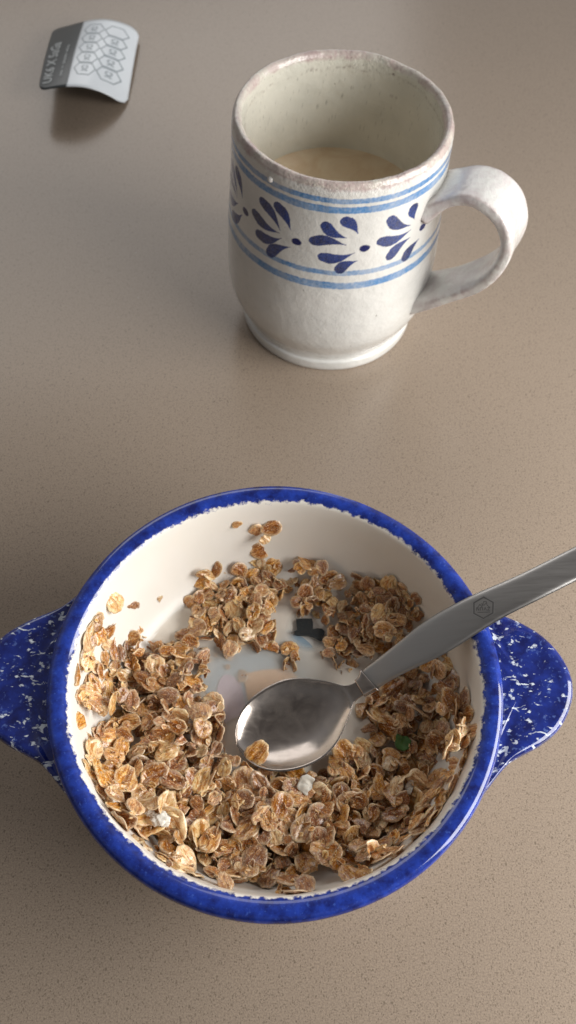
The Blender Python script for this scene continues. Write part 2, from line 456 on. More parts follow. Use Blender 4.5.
def spoon_piece(name, s0, s1, ns, thick, mat, parent, widen=0., dish=True, cap=True):
    nt = 28; V = []; Fc = []
    ss = np.linspace(0, 1, ns)
    ss = s0+(s1-s0)*(ss if s0 > 0 else ss**1.6)
    for s in ss:
        c = cpos(s); t, sd, up = frame(s); w_ = hw(s)+widen
        dep = 0
        if dish:
            x = min(1, s/.043); dep = .0058*max(0, math.sin(math.pi*x**.85))**.75
        ring = []
        for k in range(nt+1):
            u = -1+2*k/nt
            h = -dep*(1-abs(u)**2.3)
            edge = (1-u**8)**.5 if not dish else 1
            th = thick
            ring.append((c-SOn+sd*w_*u+up*(h+th*.5*edge-(0 if dish else .0002*u*u))))
        for k in range(nt, -1, -1):
            u = -1+2*k/nt
            h = -dep*(1-abs(u)**2.3)
            edge = (1-u**8)**.5 if not dish else 1
            ring.append((c-SOn+sd*w_*u*(.995)+up*(h-thick*.5*edge)))
        V += ring
    n = 2*(nt+1)
    for i in range(len(ss)-1):
        for k in range(n):
            k2 = (k+1) % n
            Fc.append((i*n+k, i*n+k2, (i+1)*n+k2, (i+1)*n+k))
    Fc.append(tuple(range(n))); Fc.append(tuple(range((len(ss)-1)*n+n-1, (len(ss)-1)*n-1, -1)))
    o = mesh(name, V, Fc, mat, parent)
    bm = bmesh.new(); bm.from_mesh(o.data); bmesh.ops.recalc_face_normals(bm, faces=bm.faces); bm.to_mesh(o.data); bm.free()
    o.data.polygons.foreach_set('use_smooth', [True]*len(o.data.polygons))
    return o
spoon_piece('spoon_bowl', 0, .0485, 60, .0011, M_SPOON, spoon)
handle = spoon_piece('handle', .0515, SL, 90, .0021, M_STEEL, spoon, dish=False)
spoon_piece('collar', .0476, .0524, 12, .0034, M_SPOON, spoon, widen=.0009, dish=False)
# stamped hexagonal emblem on the handle
sE = float(np.interp(484, [440, 484, 530], [seglen[24*7], seglen[24*8], seglen[24*9]]))
def on_handle(ds, dt, dh=.0):
    s = sE+ds; t, sd, up = frame(s)
    return cpos(s)-SOn+sd*dt+up*(.00105+dh)
def ribbon(lines, w_, fn, lift, th=.00006):
    """thin raised strips along polylines, mapped by fn(u,v,h)"""
    V = []; Fc = []
    for ln in lines:
        n = len(ln)
        for i in range(n-1):
            (x0, y0), (x1, y1) = ln[i], ln[i+1]
            L = math.hypot(x1-x0, y1-y0) or 1e-9
            nx, ny = -(y1-y0)/L*w_/2, (x1-x0)/L*w_/2
            ex, ey = (x1-x0)/L*w_*.3, (y1-y0)/L*w_*.3
            b = len(V)
            q4 = [(x0-ex+nx, y0-ey+ny), (x0-ex-nx, y0-ey-ny), (x1+ex-nx, y1+ey-ny), (x1+ex+nx, y1+ey+ny)]
            V += [fn(x, y, lift) for x, y in q4] + [fn(x, y, lift-th) for x, y in q4]
            Fc += [(b, b+1, b+2, b+3), (b+7, b+6, b+5, b+4), (b, b+4, b+5, b+1), (b+1, b+5, b+6, b+2), (b+2, b+6, b+7, b+3), (b+3, b+7, b+4, b)]
    return V, Fc
# emblem axes: picture-up on the handle
rotE = R(28)
def emb(x, y, h):
    return on_handle(x*math.cos(rotE)+y*math.sin(rotE), -x*math.sin(rotE)+y*math.cos(rotE), h)
def hexa(r, rot=90): return [(r*math.cos(R(rot+60*i)), r*math.sin(R(rot+60*i))) for i in range(7)]
M_GROOVE = plain('stamped_groove', (.21, .205, .20), .45, 1)
M_LITE = plain('stamped_edge', (.52, .51, .50), .3, 1)
hx = hexa(.0037)
V, Fc = ribbon([hx], .00045, emb, .00002)
em = mesh('emblem', V, Fc, M_GROOVE, handle, smooth=False)
V, Fc = ribbon([hexa(.0041)], .00022, emb, .00001)
mesh('emblem_edge', V, Fc, M_LITE, em, smooth=False)
k = .001
glyph = [[(-2.3*k, -.3*k), (-1.2*k, 1.2*k), (-.5*k, .4*k), (.1*k, 2.2*k), (.9*k, 2.2*k), (1.2*k, .9*k), (2.2*k, .1*k)],
         [(-2.3*k, -.9*k), (-2.3*k, .1*k), (-1.5*k, -.9*k), (-1.5*k, .1*k)], [(-1.0*k, -.9*k), (-1.0*k, .1*k), (-.3*k, .1*k), (-.3*k, -.9*k)],
         [(.2*k, -.9*k), (.6*k, .1*k), (1.0*k, -.9*k)], [(1.4*k, .1*k), (2.2*k, .1*k), (1.4*k, -.9*k), (2.2*k, -.9*k)],
         [(-1.9*k, -1.6*k), (2.2*k, -1.5*k)], [(-.7*k, 1.4*k), (.2*k, .8*k), (.8*k, 1.5*k)]]
V, Fc = ribbon(glyph, .00026, emb, .00002)
mesh('emblem_lettering', V, Fc, M_GROOVE, em, smooth=False)

# ------------------------------------------------------------------ mug
MX, MY = .0141, .3312
mug = empty('ceramic_mug', (MX, MY, 0), 'white hand-painted mug with blue sprig frieze between light blue bands, half full of coffee', 'mug')
mo = [(0, .002), (.034, .002), (.0375, 0), (.0414, 0), (.0424, .0016), (.0426, .0040), (.0425, .0058), (.0416, .0068), (.0416, .0082), (.0424, .0100), (.0450, .0155), (.0476, .0225), (.0488, .031), (.0489, .041), (.0484, .055), (.0474, .070), (.0465, .085), (.0459, .098), (.0457, .105), (.0453, .1085)]
mr_ = [(.0443, .1101), (.0432, .1104), (.0421, .1098), (.0413, .1083)]
mi = [(.0409, .104), (.0406, .095), (.0408, .08), (.0412, .060), (.0412, .035), (.0395, .018), (.034, .011), (0, .010)]
def resamp(P, step):
    P = np.array(P); d_ = np.r_[0, np.cumsum(np.linalg.norm(np.diff(P, axis=0), axis=1))]
    s_ = np.linspace(0, d_[-1], int(d_[-1]/step)); return [np.array((np.interp(q_, d_, P[:, 0]), np.interp(q_, d_, P[:, 1]))) for q_ in s_]
_cm = catmull(mo, 12)
_k = 3*12
mo_fine = _cm[:_k]+resamp(_cm[_k:], .0003)
mp_ = mo_fine[:-1] + catmull([mo[-1]]+mr_, 5)[:-1] + catmull([mr_[-1]]+mi, 9)
mp_ = [(max(0, p[0]), p[1]) for p in mp_]; mp_[0] = (0, .002); mp_[-1] = (0, .010)
def mw(r, z, a):
    c, s = math.cos(a), math.sin(a)
    k = noise.noise(Vector((c*1.2, s*1.2, z*12)))*.008+noise.noise(Vector((c*5, s*5, z*90)))*.0022
    zz = z
    if z > .09:
        f = (z-.09)/.02
        zz += f*(.0006*noise.noise(Vector((c*2.2, s*2.2, 3.)))+.00035*noise.noise(Vector((c*9, s*9, 5.))))
        k += f*.004*noise.noise(Vector((c*8, s*8, z*200)))
    return r*(1+k), zz
SEG = 1000
V, Fc = lathe(mp_, SEG, mw)
mb = mesh('body', V, Fc, M_MUG, mug)
# brushwork
Vn = np.array(V); th = np.degrees(np.arctan2(Vn[:, 1], Vn[:, 0])); zz = Vn[:, 2]*1000; rad_ = np.hypot(Vn[:, 0], Vn[:, 1])
nz = np.array([noise.noise(Vector((v[0]*900, v[1]*900, v[2]*900))) for v in V])
nz2 = np.array([noise.noise(Vector((v[0]*140, v[1]*140, v[2]*140))) for v in V])
nz3 = np.array([noise.noise(Vector((v[0]*2600, v[1]*2600, v[2]*2600))) for v in V])
white = np.array([.78, .775, .75]); col = np.tile(white, (len(V), 1))
order = np.zeros(len(V), bool)
nring_out = len(mo_fine)-1
isout = np.ones(len(V), bool)
isout[1+(nring_out-1)*SEG:] = False
outm = isout & (zz > 3)
warm = np.clip((12-zz)/12, 0, 1)[:, None]*isout[:, None]
col = col*(1-.0*warm)
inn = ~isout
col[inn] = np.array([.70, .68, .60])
# pinkish worn rim
def sm(x, a, b): 
    t = np.clip((x-a)/(b-a), 0, 1); return t*t*(3-2*t)
rimk = sm(zz+nz*.5+nz2*1.6, 106.8, 109.0)*np.where(isout, 1, .8)*(.55+.5*nz2+.35*nz)
rimk = np.clip(rimk*1.15, 0, .85)[:, None]
col = col*(1-rimk)+np.array([.50, .36, .36])*rimk
# crackled brown line inside near the rim
ck = np.clip(1-np.abs(zz-104.2-3.2*nz2-np.sin(np.radians(th*2))*.9)/(.9+1.2*nz2), 0, 1)*np.clip(.35+1.1*nz, 0, 1)*inn
ck = (ck*.75)[:, None]
col = col*(1-ck)+np.array([.22, .16, .13])*ck
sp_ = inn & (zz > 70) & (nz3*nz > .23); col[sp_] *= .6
def paint(mask_, c, op):
    global col
    o = (np.clip(mask_, 0, 1)*op)[:, None]
    col = col*(1-o)+np.array(c)*o
wav = .25*np.sin(np.radians(th*1.0)+.6)+.35*nz2
for zc, hwid, op in ((103.3, 1.25, .9), (99.1, 1.65, .95), (68.0, 1.3, .88), (61.3, 1.85, .95)):
    dd = hwid+.18*nz-np.abs(zz-zc-wav*.6)
    mlt = sm(dd, -.12, .28)*outm
    op2 = op*(.86+.30*nz2+.22*nz)
    cc = (.10, .27, .56)
    paint(mlt, cc, np.clip(op2, 0, 1))
M1 = [(-132.16, 92.14, -120.11, 82.95), (-122.4, 94.0, -114.09, 85.14), (-137.49, 83.68, -120.54, 81.43), (-133.96, 74.69, -118.97, 79.33), (-125.68, 68.99, -113.74, 76.65)]
M2 = [(-87.04, 94.35, -79.9, 87.91), (-96.8, 91.34, -85.35, 85.97), (-102.09, 83.12, -85.54, 82.4), (-97.08, 75.55, -80.84, 78.36), (-88.04, 69.81, -78.8, 74.12)]
M3 = [(-49.5, 93.55, -47.6, 87.01), (-63.47, 91.95, -50.14, 84.99), (-67.63, 82.24, -49.55, 82.47), (-61.38, 72.92, -49.31, 78.54), (-51.19, 68.62, -41.93, 74.64)]
dots = [(-144.9, 80.22), (-110.55, 80.42), (-75.68, 80.25), (-39.99, 79.73)]
pet = M1+M2+M3
def sh(M, d_): return [(a+d_, b, c+d_, e) for a, b, c, e in M]
pet += sh(M1, -34.5)
for i, (src, base) in enumerate(((M2, 35.5), (M1, 104), (M3, 70.5), (M2, 142), (M1, 212), (M2, 215))):
    pass
for d_ in (104.5, 139.2, 174.0, 208.6):
    pet += sh(M2, d_); dots.append((-75.7+d_, 80.2))
mm_per_deg = math.pi/180*46.3
for (a, b, c, e) in pet:
    for off in (0, -360, 360):
        X = (th-a+off)*mm_per_deg; Y = zz-b
        dx = (c-a)*mm_per_deg; dy = e-b; L = math.hypot(dx, dy); ux, uy = dx/L, dy/L
        s_ = X*ux+Y*uy; t_ = -X*uy+Y*ux
        # head is a round blob, narrowing to the tip, slightly curved
        t_ = t_-.10*L*np.sin(np.clip(s_/L, 0, 1)*math.pi)*(1 if (a+b) % 2 > 1 else -1)
        ss_ = (s_+1.6)/(L+1.6)
        wdt = 2.6*np.sqrt(np.clip(1-((.24-ss_)/.25)**2, 0, 1))*(ss_ < .24)+(ss_ >= .24)*(2.6*(1-sm(ss_, .24, 1.0))**.8+.22)
        m_ = (ss_ > 0)*(ss_ < 1.02)
        mk_ = sm(wdt+.15*nz-np.abs(t_), -.10, .22)*m_*outm
        dk = np.clip(.5+nz*.5+.5*nz2+.25*np.clip(s_/L, 0, 1), 0, 1)[:, None]
        o = (mk_*(.95+.1*nz3))[:, None]; o = np.clip(o, 0, 1)
        cc = np.array([.0, .008, .075])*(1-dk)+np.array([.0, .034, .24])*dk
        col = col*(1-o)+cc*o
for (a, b) in dots:
    for off in (0, -360, 360):
        X = (th-a+off)*mm_per_deg; Y = zz-b
        rr_ = np.hypot(X/2.3, Y/1.8)
        o = (sm(1+.1*nz-rr_, -.05, .15)*outm)[:, None]
        col = col*(1-o)+np.array([.004, .012, .11])*o
col = np.clip(col, 0, 1)
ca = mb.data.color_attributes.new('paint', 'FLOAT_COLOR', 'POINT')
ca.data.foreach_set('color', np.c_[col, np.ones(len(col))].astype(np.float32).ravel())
# handle strap
az = R(-24)
HP = [(.0435, .0850), (.0500, .0915), (.0580, .0965), (.0670, .0970), (.0755, .0920), (.0805, .0820), (.0800, .0700), (.0745, .0580), (.0655, .0478), (.0555, .0385), (.0450, .0305)]
hp = catmull(HP, 9)
V = []; Fc = []; nq = 36
for i, p in enumerate(hp):
    a_ = hp[max(0, i-1)]; b_ = hp[min(len(hp)-1, i+1)]
    t = np.array(b_)-np.array(a_); t /= np.linalg.norm(t)
    n_ = np.array([-t[1], t[0]])       # outward normal in the (R,z) plane
    if i == 0: pass
    f = i/(len(hp)-1)
    W_ = .0116+.0035*max(0, 1-f*7)**1.2+.0012*max(0, f*6-5)**1.2; T_ = .0035+.0018*max(0, 1-f*8)+.0012*max(0, f*7-6)
    for k_ in range(nq):
        ph = 2*math.pi*k_/nq
        c_, s_ = math.cos(ph), math.sin(ph)
        e1 = math.copysign(abs(c_)**.5, c_)*W_; e2 = math.copysign(abs(s_)**.6, s_)*T_
        # gentle trough on the outer face
        if s_ > 0: e2 -= .0015*(1-abs(c_))**1.1
        wob = 1+.05*noise.noise(Vector((f*9, c_*2, s_*2)))
        Rr = p[0]+n_[0]*e2*wob; Z = p[1]+n_[1]*e2*wob; L_ = e1*wob
        x = Rr*math.cos(az)-L_*math.sin(az); y = Rr*math.sin(az)+L_*math.cos(az)
        V.append((x, y, Z))
for i in range(len(hp)-1):
    for k_ in range(nq):
        k2 = (k_+1) % nq
        Fc.append((i*nq+k_, i*nq+k2, (i+1)*nq+k2, (i+1)*nq+k_))
Fc.append(tuple(range(nq))[::-1]); Fc.append(tuple(range((len(hp)-1)*nq, len(hp)*nq)))
ho = mesh('handle', V, Fc, M_HAND, mug)
bm = bmesh.new(); bm.from_mesh(ho.data); bmesh.ops.recalc_face_normals(bm, faces=bm.faces); bm.to_mesh(ho.data); bm.free()
ho.data.polygons.foreach_set('use_smooth', [True]*len(ho.data.polygons))
# glaze drips
def blob(name, loc, r, mat, parent, sc=(1, 1, 1)):
    bm = bmesh.new(); bmesh.ops.create_uvsphere(bm, u_segments=20, v_segments=12, radius=r)
    for v in bm.verts: v.co = Vector((v.co.x*sc[0], v.co.y*sc[1], v.co.z*sc[2]))
    me = bpy.data.meshes.new(name); bm.to_mesh(me); bm.free()
    me.polygons.foreach_set('use_smooth', [True]*len(me.polygons)); me.materials.append(mat)
    o = bpy.data.objects.new(name, me); COL.objects.link(o); o.location = loc; o.parent = parent
    return o
for (a_, z_, r_) in ((-127.5, .1042, .0014),):
    rr_ = .0453 if z_ > .05 else .0416
    blob('glaze_drip', (rr_*math.cos(R(a_)), rr_*math.sin(R(a_)), z_), r_, plain('drip_glaze', (.74, .71, .68), .12), mug)
hole = plain('glaze_pit', (.10, .065, .045), .5)
for px_, py_, r_, rad0 in ((430.5, 214.5, .0017, .0463), (408.5, 302.5, .0009, .0475)):
    # place on the cylinder of the mug wall
    dd = fw+(px_-288)/F*cr-(py_-512)/F*cu
    A = dd[0]**2+dd[1]**2; B = 2*((CO[0]-MX)*dd[0]+(CO[1]-MY)*dd[1]); C_ = (CO[0]-MX)**2+(CO[1]-MY)**2-rad0**2
    disc = B*B-4*A*C_
    t = (-B-math.sqrt(max(0, disc)))/(2*A); p = CO+t*dd
    blob('glaze_pit', (p[0]-MX, p[1]-MY, p[2]), r_, hole, mug, (.6, .6, 1))
# coffee
V = [(0, 0, 0)]; Fc = []
for i, r in enumerate((.012, .024, .034, .0395, .0412, .0418)):
    for k_ in range(96):
        a_ = 2*math.pi*k_/96; V.append((r*math.cos(a_), r*math.sin(a_), .0004*(i == 5)))
for k_ in range(96):
    Fc.append((0, 1+k_, 1+(k_+1) % 96))
    for i in range(5):
        a_ = 1+i*96; Fc.append((a_+k_, a_+96+k_, a_+96+(k_+1) % 96, a_+(k_+1) % 96))
cf = mesh('coffee', V, Fc, M_COFFEE, None, loc=(MX, MY, .0635))
tag(cf, 'pale milky coffee left inside the painted mug', 'coffee')

# ------------------------------------------------------------------ curled card
near_e = [at(38, 90, .0165), at(60, 86.5, .0190), at(97, 90, .0140), at(127, 107, .0006)]
far_e = [at(53, 29, .0080), at(78, 23, .0125), at(112, 20, .0120), at(140, 31, .0030)]
def lag(E, u):
    ts = (0, .30, .72, 1.); out = Vector((0, 0, 0))
    for i in range(4):
        k_ = 1.
        for j in range(4):
            if j != i: k_ *= (u-ts[j])/(ts[i]-ts[j])
        out += E[i]*k_
    return out
CO_ = at(90, 60, 0)
def card_fn(u, v, h=0.):
    """u 0..1 left to right, v 0..1 near to far"""
    def P(u, v): return lag(near_e, u)*(1-v)+lag(far_e, u)*v+Vector((0, 0, .0015*math.sin(math.pi*min(1, max(0, v)))))
    p = P(u, v); n_ = (P(u+.01, v)-P(u-.01, v)).cross(P(u, v+.01)-P(u, v-.01)).normalized()
    return p+n_*h-CO_
card = empty('sticker_card', CO_, 'small curled white card with a dark grey strip and rows of hexagons', 'card')
def rr_outline(u, v, uc):  # half-plane corners are rounded by clamping v range
    return u, v
def panel(name, ua, ub, mat, round_left, round_right, th=.0006):
    nu, nv = 30, 30; V = []; Fc = []
    rc = .10
    for layer in (0, -th):
        for i in range(nu+1):
            u = ua+(ub-ua)*i/nu
            inset = 0
            if round_left and u < rc: inset = .085*(1-math.sqrt(max(0, 1-((rc-u)/rc)**2)))
            if round_right and u > 1-rc: inset = .085*(1-math.sqrt(max(0, 1-((u-1+rc)/rc)**2)))
            for j in range(nv+1):
                v = inset+(1-2*inset)*j/nv
                V.append(card_fn(u, v, layer))
    st_ = (nu+1)*(nv+1)
    for i in range(nu):
        for j in range(nv):
            a = i*(nv+1)+j; b = a+nv+1
            Fc.append((a, b, b+1, a+1)); Fc.append((a+st_+1, b+st_+1, b+st_, a+st_))
    for i in range(nu):
        a = i*(nv+1); b = a+nv+1; Fc.append((a, a+st_, b+st_, b)); a += nv; b += nv; Fc.append((a, b, b+st_, a+st_))
    for j in range(nv):
        a = j; Fc.append((a, a+1, a+1+st_, a+st_)); a = nu*(nv+1)+j; Fc.append((a, a+st_, a+1+st_, a+1))
    o = mesh(name, V, Fc, mat, card)
    return o
M_CW = plain('white_card', (.80, .85, .90), .22, scale=40); M_CD = plain('dark_card', (.060, .068, .072), .3, scale=50)
M_GL = plain('hexagon_grey', (.30, .345, .38), .35); M_TX = plain('pale_print', (.52, .55, .56), .4)
USP = .375
panel('dark_strip', 0, USP, M_CD, True, False)
panel('white_panel', USP, 1, M_CW, False, True)
for colm, uc in ((0, .545), (1, .80)):
    for row in range(5):
        vc = .235+row*.148 + (0.0 if colm == 0 else -.01)
        hu, hv = .122, .082
        pl = [(uc-hu, vc), (uc-hu*.5, vc+hv), (uc+hu*.5, vc+hv), (uc+hu, vc), (uc+hu*.5, vc-hv), (uc-hu*.5, vc-hv), (uc-hu, vc)]
        sub = []
        for (a, b) in zip(pl[:-1], pl[1:]): sub += [(a[0]+(b[0]-a[0])*t/3, a[1]+(b[1]-a[1])*t/3) for t in range(3)]
        sub.append(pl[-1])
        lines = [sub]
        if not (colm == 1 and row == 4):
            a = .03
            lines.append([(uc-a*.2, vc+.035), (uc-a, vc+.02), (uc-a*.9, vc), (uc-.1*a, vc-.008), (uc-a*.1, vc-.028), (uc-a, vc-.032)])
            lines.append([(uc+a*.4, vc+.03), (uc+a*1.1, vc+.03), (uc+a*1.1, vc+.005), (uc+a*.45, vc-.005), (uc+a*.45, vc-.03), (uc+a*1.2, vc-.03)])
        V, Fc = ribbon(lines, .011, lambda u, v, h: card_fn(u, v, h), .0001, .0002)
        mesh('hexagon_cell', V, Fc, M_GL, card, smooth=False)
def text_on_card(name, s, u0, v0, usz, vlen):
    cu_ = bpy.data.curves.new('t', 'FONT'); cu_.body = s; cu_.size = 1; cu_.offset = .022; cu_.resolution_u = 2
    to = bpy.data.objects.new('t', cu_); COL.objects.link(to)
    bpy.context.view_layer.update()
    me = bpy.data.meshes.new_from_object(to.evaluated_get(bpy.context.evaluated_depsgraph_get()))
    vs = [v.co.copy() for v in me.vertices]; fs = [tuple(p.vertices) for p in me.polygons]
    bpy.data.objects.remove(to); bpy.data.curves.remove(cu_); bpy.data.meshes.remove(me)
    xm = max(v.x for v in vs)
    V = [card_fn(u0-v.y*usz, v0+v.x/xm*vlen, .0002) for v in vs]
    mesh(name, V, fs, M_TX, card, smooth=False)
text_on_card('printed_title', 'UK6 X 5aGa', .165, .07, .165, .62)
text_on_card('printed_line', 'stick on and enjoy' if False else 'uu ~ uuuu uuu', .29, .14, .06, .46)

# ------------------------------------------------------------------ oats
def flake_data(seed, crumple=1.0):
    rg = random.Random(seed)
    a = .5; b = .5*rg.uniform(.62, .86); NR, NA = 7, 26
    curl = rg.uniform(-.28, .36)*crumple; twist = rg.uniform(-.4, .4)*crumple; fold = rg.uniform(.02, .10)
    ph = rg.uniform(0, 6.3); seedv = rg.uniform(0, 99)
    notch = rg.uniform(0, 6.3); nd = rg.uniform(0, .22)
    V = []; uv = []; EG = []
    global LAST_EG
    LAST_EG = EG
    def pt(r, t, side):
        rag = 1+.16*noise.noise(Vector((math.cos(t)*2.2, math.sin(t)*2.2, seedv)))+.05*noise.noise(Vector((math.cos(t)*6, math.sin(t)*6, seedv)))
        dn = math.cos(t-notch); rag -= nd*max(0, dn)**14
        x = a*r*rag*math.cos(t); y = b*r*rag*math.sin(t)*(1-.18*math.cos(t))
        if seed % 4 == 1: x = min(x, .10+.10*noise.noise(Vector((y*5, seedv, 0))))
        if seed % 7 == 3: y = max(y, -.08+.08*noise.noise(Vector((x*6, seedv, 3))))
        z = curl*(y*y*1.6+x*x*.5)+twist*x*y-fold*math.exp(-(y/.07)**2)*(1-r*.5)
        z += .05*noise.noise(Vector((x*4, y*4, seedv)))*crumple
        thk = .030*(1-r**6)**.5+.014
        z += side*thk+side*.022*noise.noise(Vector((x*9, y*9, seedv+side*5)))
        return (x, y, z)
    for side in (1, -1):
        V.append(pt(0, 0, side)); uv.append((0, 0)); EG.append(0.)
        for i in range(1, NR+1):
            for k_ in range(NA):
                t = 2*math.pi*k_/NA; p = pt(i/NR, t, side); V.append(p); uv.append((p[0]*2.4, p[1]*2.4+side*3)); EG.append(max(0., (i/NR-.6)/.4)**1.5)
    Fc = []; off = 1+NR*NA
    for s_, o in ((1, 0), (-1, off)):
        for k_ in range(NA):
            k2 = (k_+1) % NA
            f = (o, o+1+k_, o+1+k2); Fc.append(f if s_ > 0 else f[::-1])
            for i in range(NR-1):
                A = o+1+i*NA; f = (A+k_, A+NA+k_, A+NA+k2, A+k2); Fc.append(f if s_ > 0 else f[::-1])
    A = 1+(NR-1)*NA; B = A+off
    for k_ in range(NA):
        k2 = (k_+1) % NA; Fc.append((A+k_, B+k_, B+k2, A+k2))
    return V, Fc, uv
def edge_attr(me, n):
    a = me.color_attributes.new('edge', 'FLOAT_COLOR', 'POINT')
    e = np.tile(np.array(LAST_EG), n); a.data.foreach_set('color', np.c_[e, e, e, np.ones(len(e))].astype(np.float32).ravel())
NVAR = 18
FD = [flake_data(100+i, 1.0) for i in range(NVAR)]
FM = {}
for tone, mt in OAT.items():
    for i, (v, f, u) in enumerate(FD):
        me = bpy.data.meshes.new('oat_flake'); me.from_pydata(v, [], f); me.update()
        l = me.uv_layers.new(name='uv'); idx = np.empty(len(me.loops), dtype=np.int32); me.loops.foreach_get('vertex_index', idx)
        l.data.foreach_set('uv', np.array(u, dtype=np.float32)[idx].ravel())
        me.polygons.foreach_set('use_smooth', [True]*len(me.polygons)); me.materials.append(mt)
        edge_attr(me, 1)
        FM[tone, i] = me
FVA = [np.array(v) for v, f, u in FD]

GR = .0005; GN = 290
gx = (np.arange(GN)-GN/2)*GR
XX, YY = np.meshgrid(gx, gx, indexing='ij')
RR = np.hypot(XX, YY)
Hb = np.maximum(inner_z(np.minimum(RR, .0672)), ML-.0008)
Hb[RR > .0672] = .056
H = Hb.copy()
# the spoon: what it covers and its underside
SPU = np.full_like(H, 9.); SPT = np.full_like(H, -9.)
for s in np.arange(0, .075, .0005):
    c = cpos(s); t, sd, up = frame(s); w_ = hw(s); dep = .0058*max(0, math.sin(math.pi*min(1, s/.043)**.85))**.75
    for u in np.linspace(-1.04, 1.04, 40):
        p = c+sd*w_*u; i = int(round((p[0]-BX)/GR+GN/2)); j = int(round((p[1]-BY)/GR+GN/2))
        if 0 <= i < GN and 0 <= j < GN:
            zz_ = p[2]-dep*(1-min(1, abs(u))**2.3)-.0012
            SPU[i, j] = min(SPU[i, j], zz_); SPT[i, j] = max(SPT[i, j], p[2])
def hidx(x, y): return int(round((x-BX)/GR+GN/2)), int(round((y-BY)/GR+GN/2))
def surf(px, py, grid=None):
    g_ = H if grid is None else grid
    z = .03
    for _ in range(9):
        p = at(px, py, z); i, j = hidx(p.x, p.y)
        i = min(max(i, 0), GN-1); j = min(max(j, 0), GN-1)
        z = .5*z+.5*min(.054, g_[i, j])
    return at(px, py, z)
def grad(x, y):
    i, j = hidx(x, y); k_ = 3
    i = min(max(i, k_), GN-1-k_); j = min(max(j, k_), GN-1-k_)
    return (Hb[i+k_, j]-Hb[i-k_, j])/(2*k_*GR), (Hb[i, j+k_]-Hb[i, j-k_])/(2*k_*GR)
PL = []   # placed flakes: dict(mat, tone, var, ztop, zone, px)
def place(x, y, size, rotm, var, tone, zone, sink, fixed=None, spoonok=False, info=None):
    M3_ = np.array(rotm)*1.0
    P = (FVA[var]*size*np.array([1, 1, .95]))@M3_.T
    ii = np.round((P[:, 0]+x-BX)/GR+GN/2).astype(int); jj = np.round((P[:, 1]+y-BY)/GR+GN/2).astype(int)
    if ii.min() < 0 or jj.min() < 0 or ii.max() >= GN or jj.max() >= GN: return False
    ext = P[:, 2].max()-P[:, 2].min()
    gap = H[ii, jj]-P[:, 2]
    z = float(np.percentile(gap, 93))-sink*ext
    if fixed is not None: z = fixed
    top = P[:, 2]+z
    rmx = np.hypot(P[:, 0]+x-BX, P[:, 1]+y-BY)
    lim = np.interp(top, _iz[_ir > .03], _ir[_ir > .03])
    if (rmx > lim+.0012).mean() > .12: return False
    if top.max() > .0545: return False
    if not spoonok:
        if (top > SPU[ii, jj]).any(): return False
    np.maximum.at(H, (ii, jj), np.minimum(top, 1))
    PL.append(dict(loc=(x, y, z), rot=rotm, size=size, var=var, tone=tone, zone=zone, top=float(top.max()), info=info))
    return True
RG = random.Random(11)
def rot_for(x, y, tilt, follow=1.0):
    gxx, gyy = grad(x, y)
    n_ = Vector((-gxx*follow, -gyy*follow, 1)).normalized()
    ax = Vector((RG.gauss(0, 1), RG.gauss(0, 1), 0))
    ax = ax.normalized() if ax.length > 1e-5 else Vector((1, 0, 0))
    n_ = (Matrix.Rotation(tilt, 3, ax) @ n_).normalized()
    qn = Vector((0, 0, 1)).rotation_difference(n_).to_matrix()
    return qn @ Matrix.Rotation(RG.uniform(0, 6.283), 3, 'Z') @ Matrix.Rotation(RG.choice((0, math.pi)), 3, 'X')
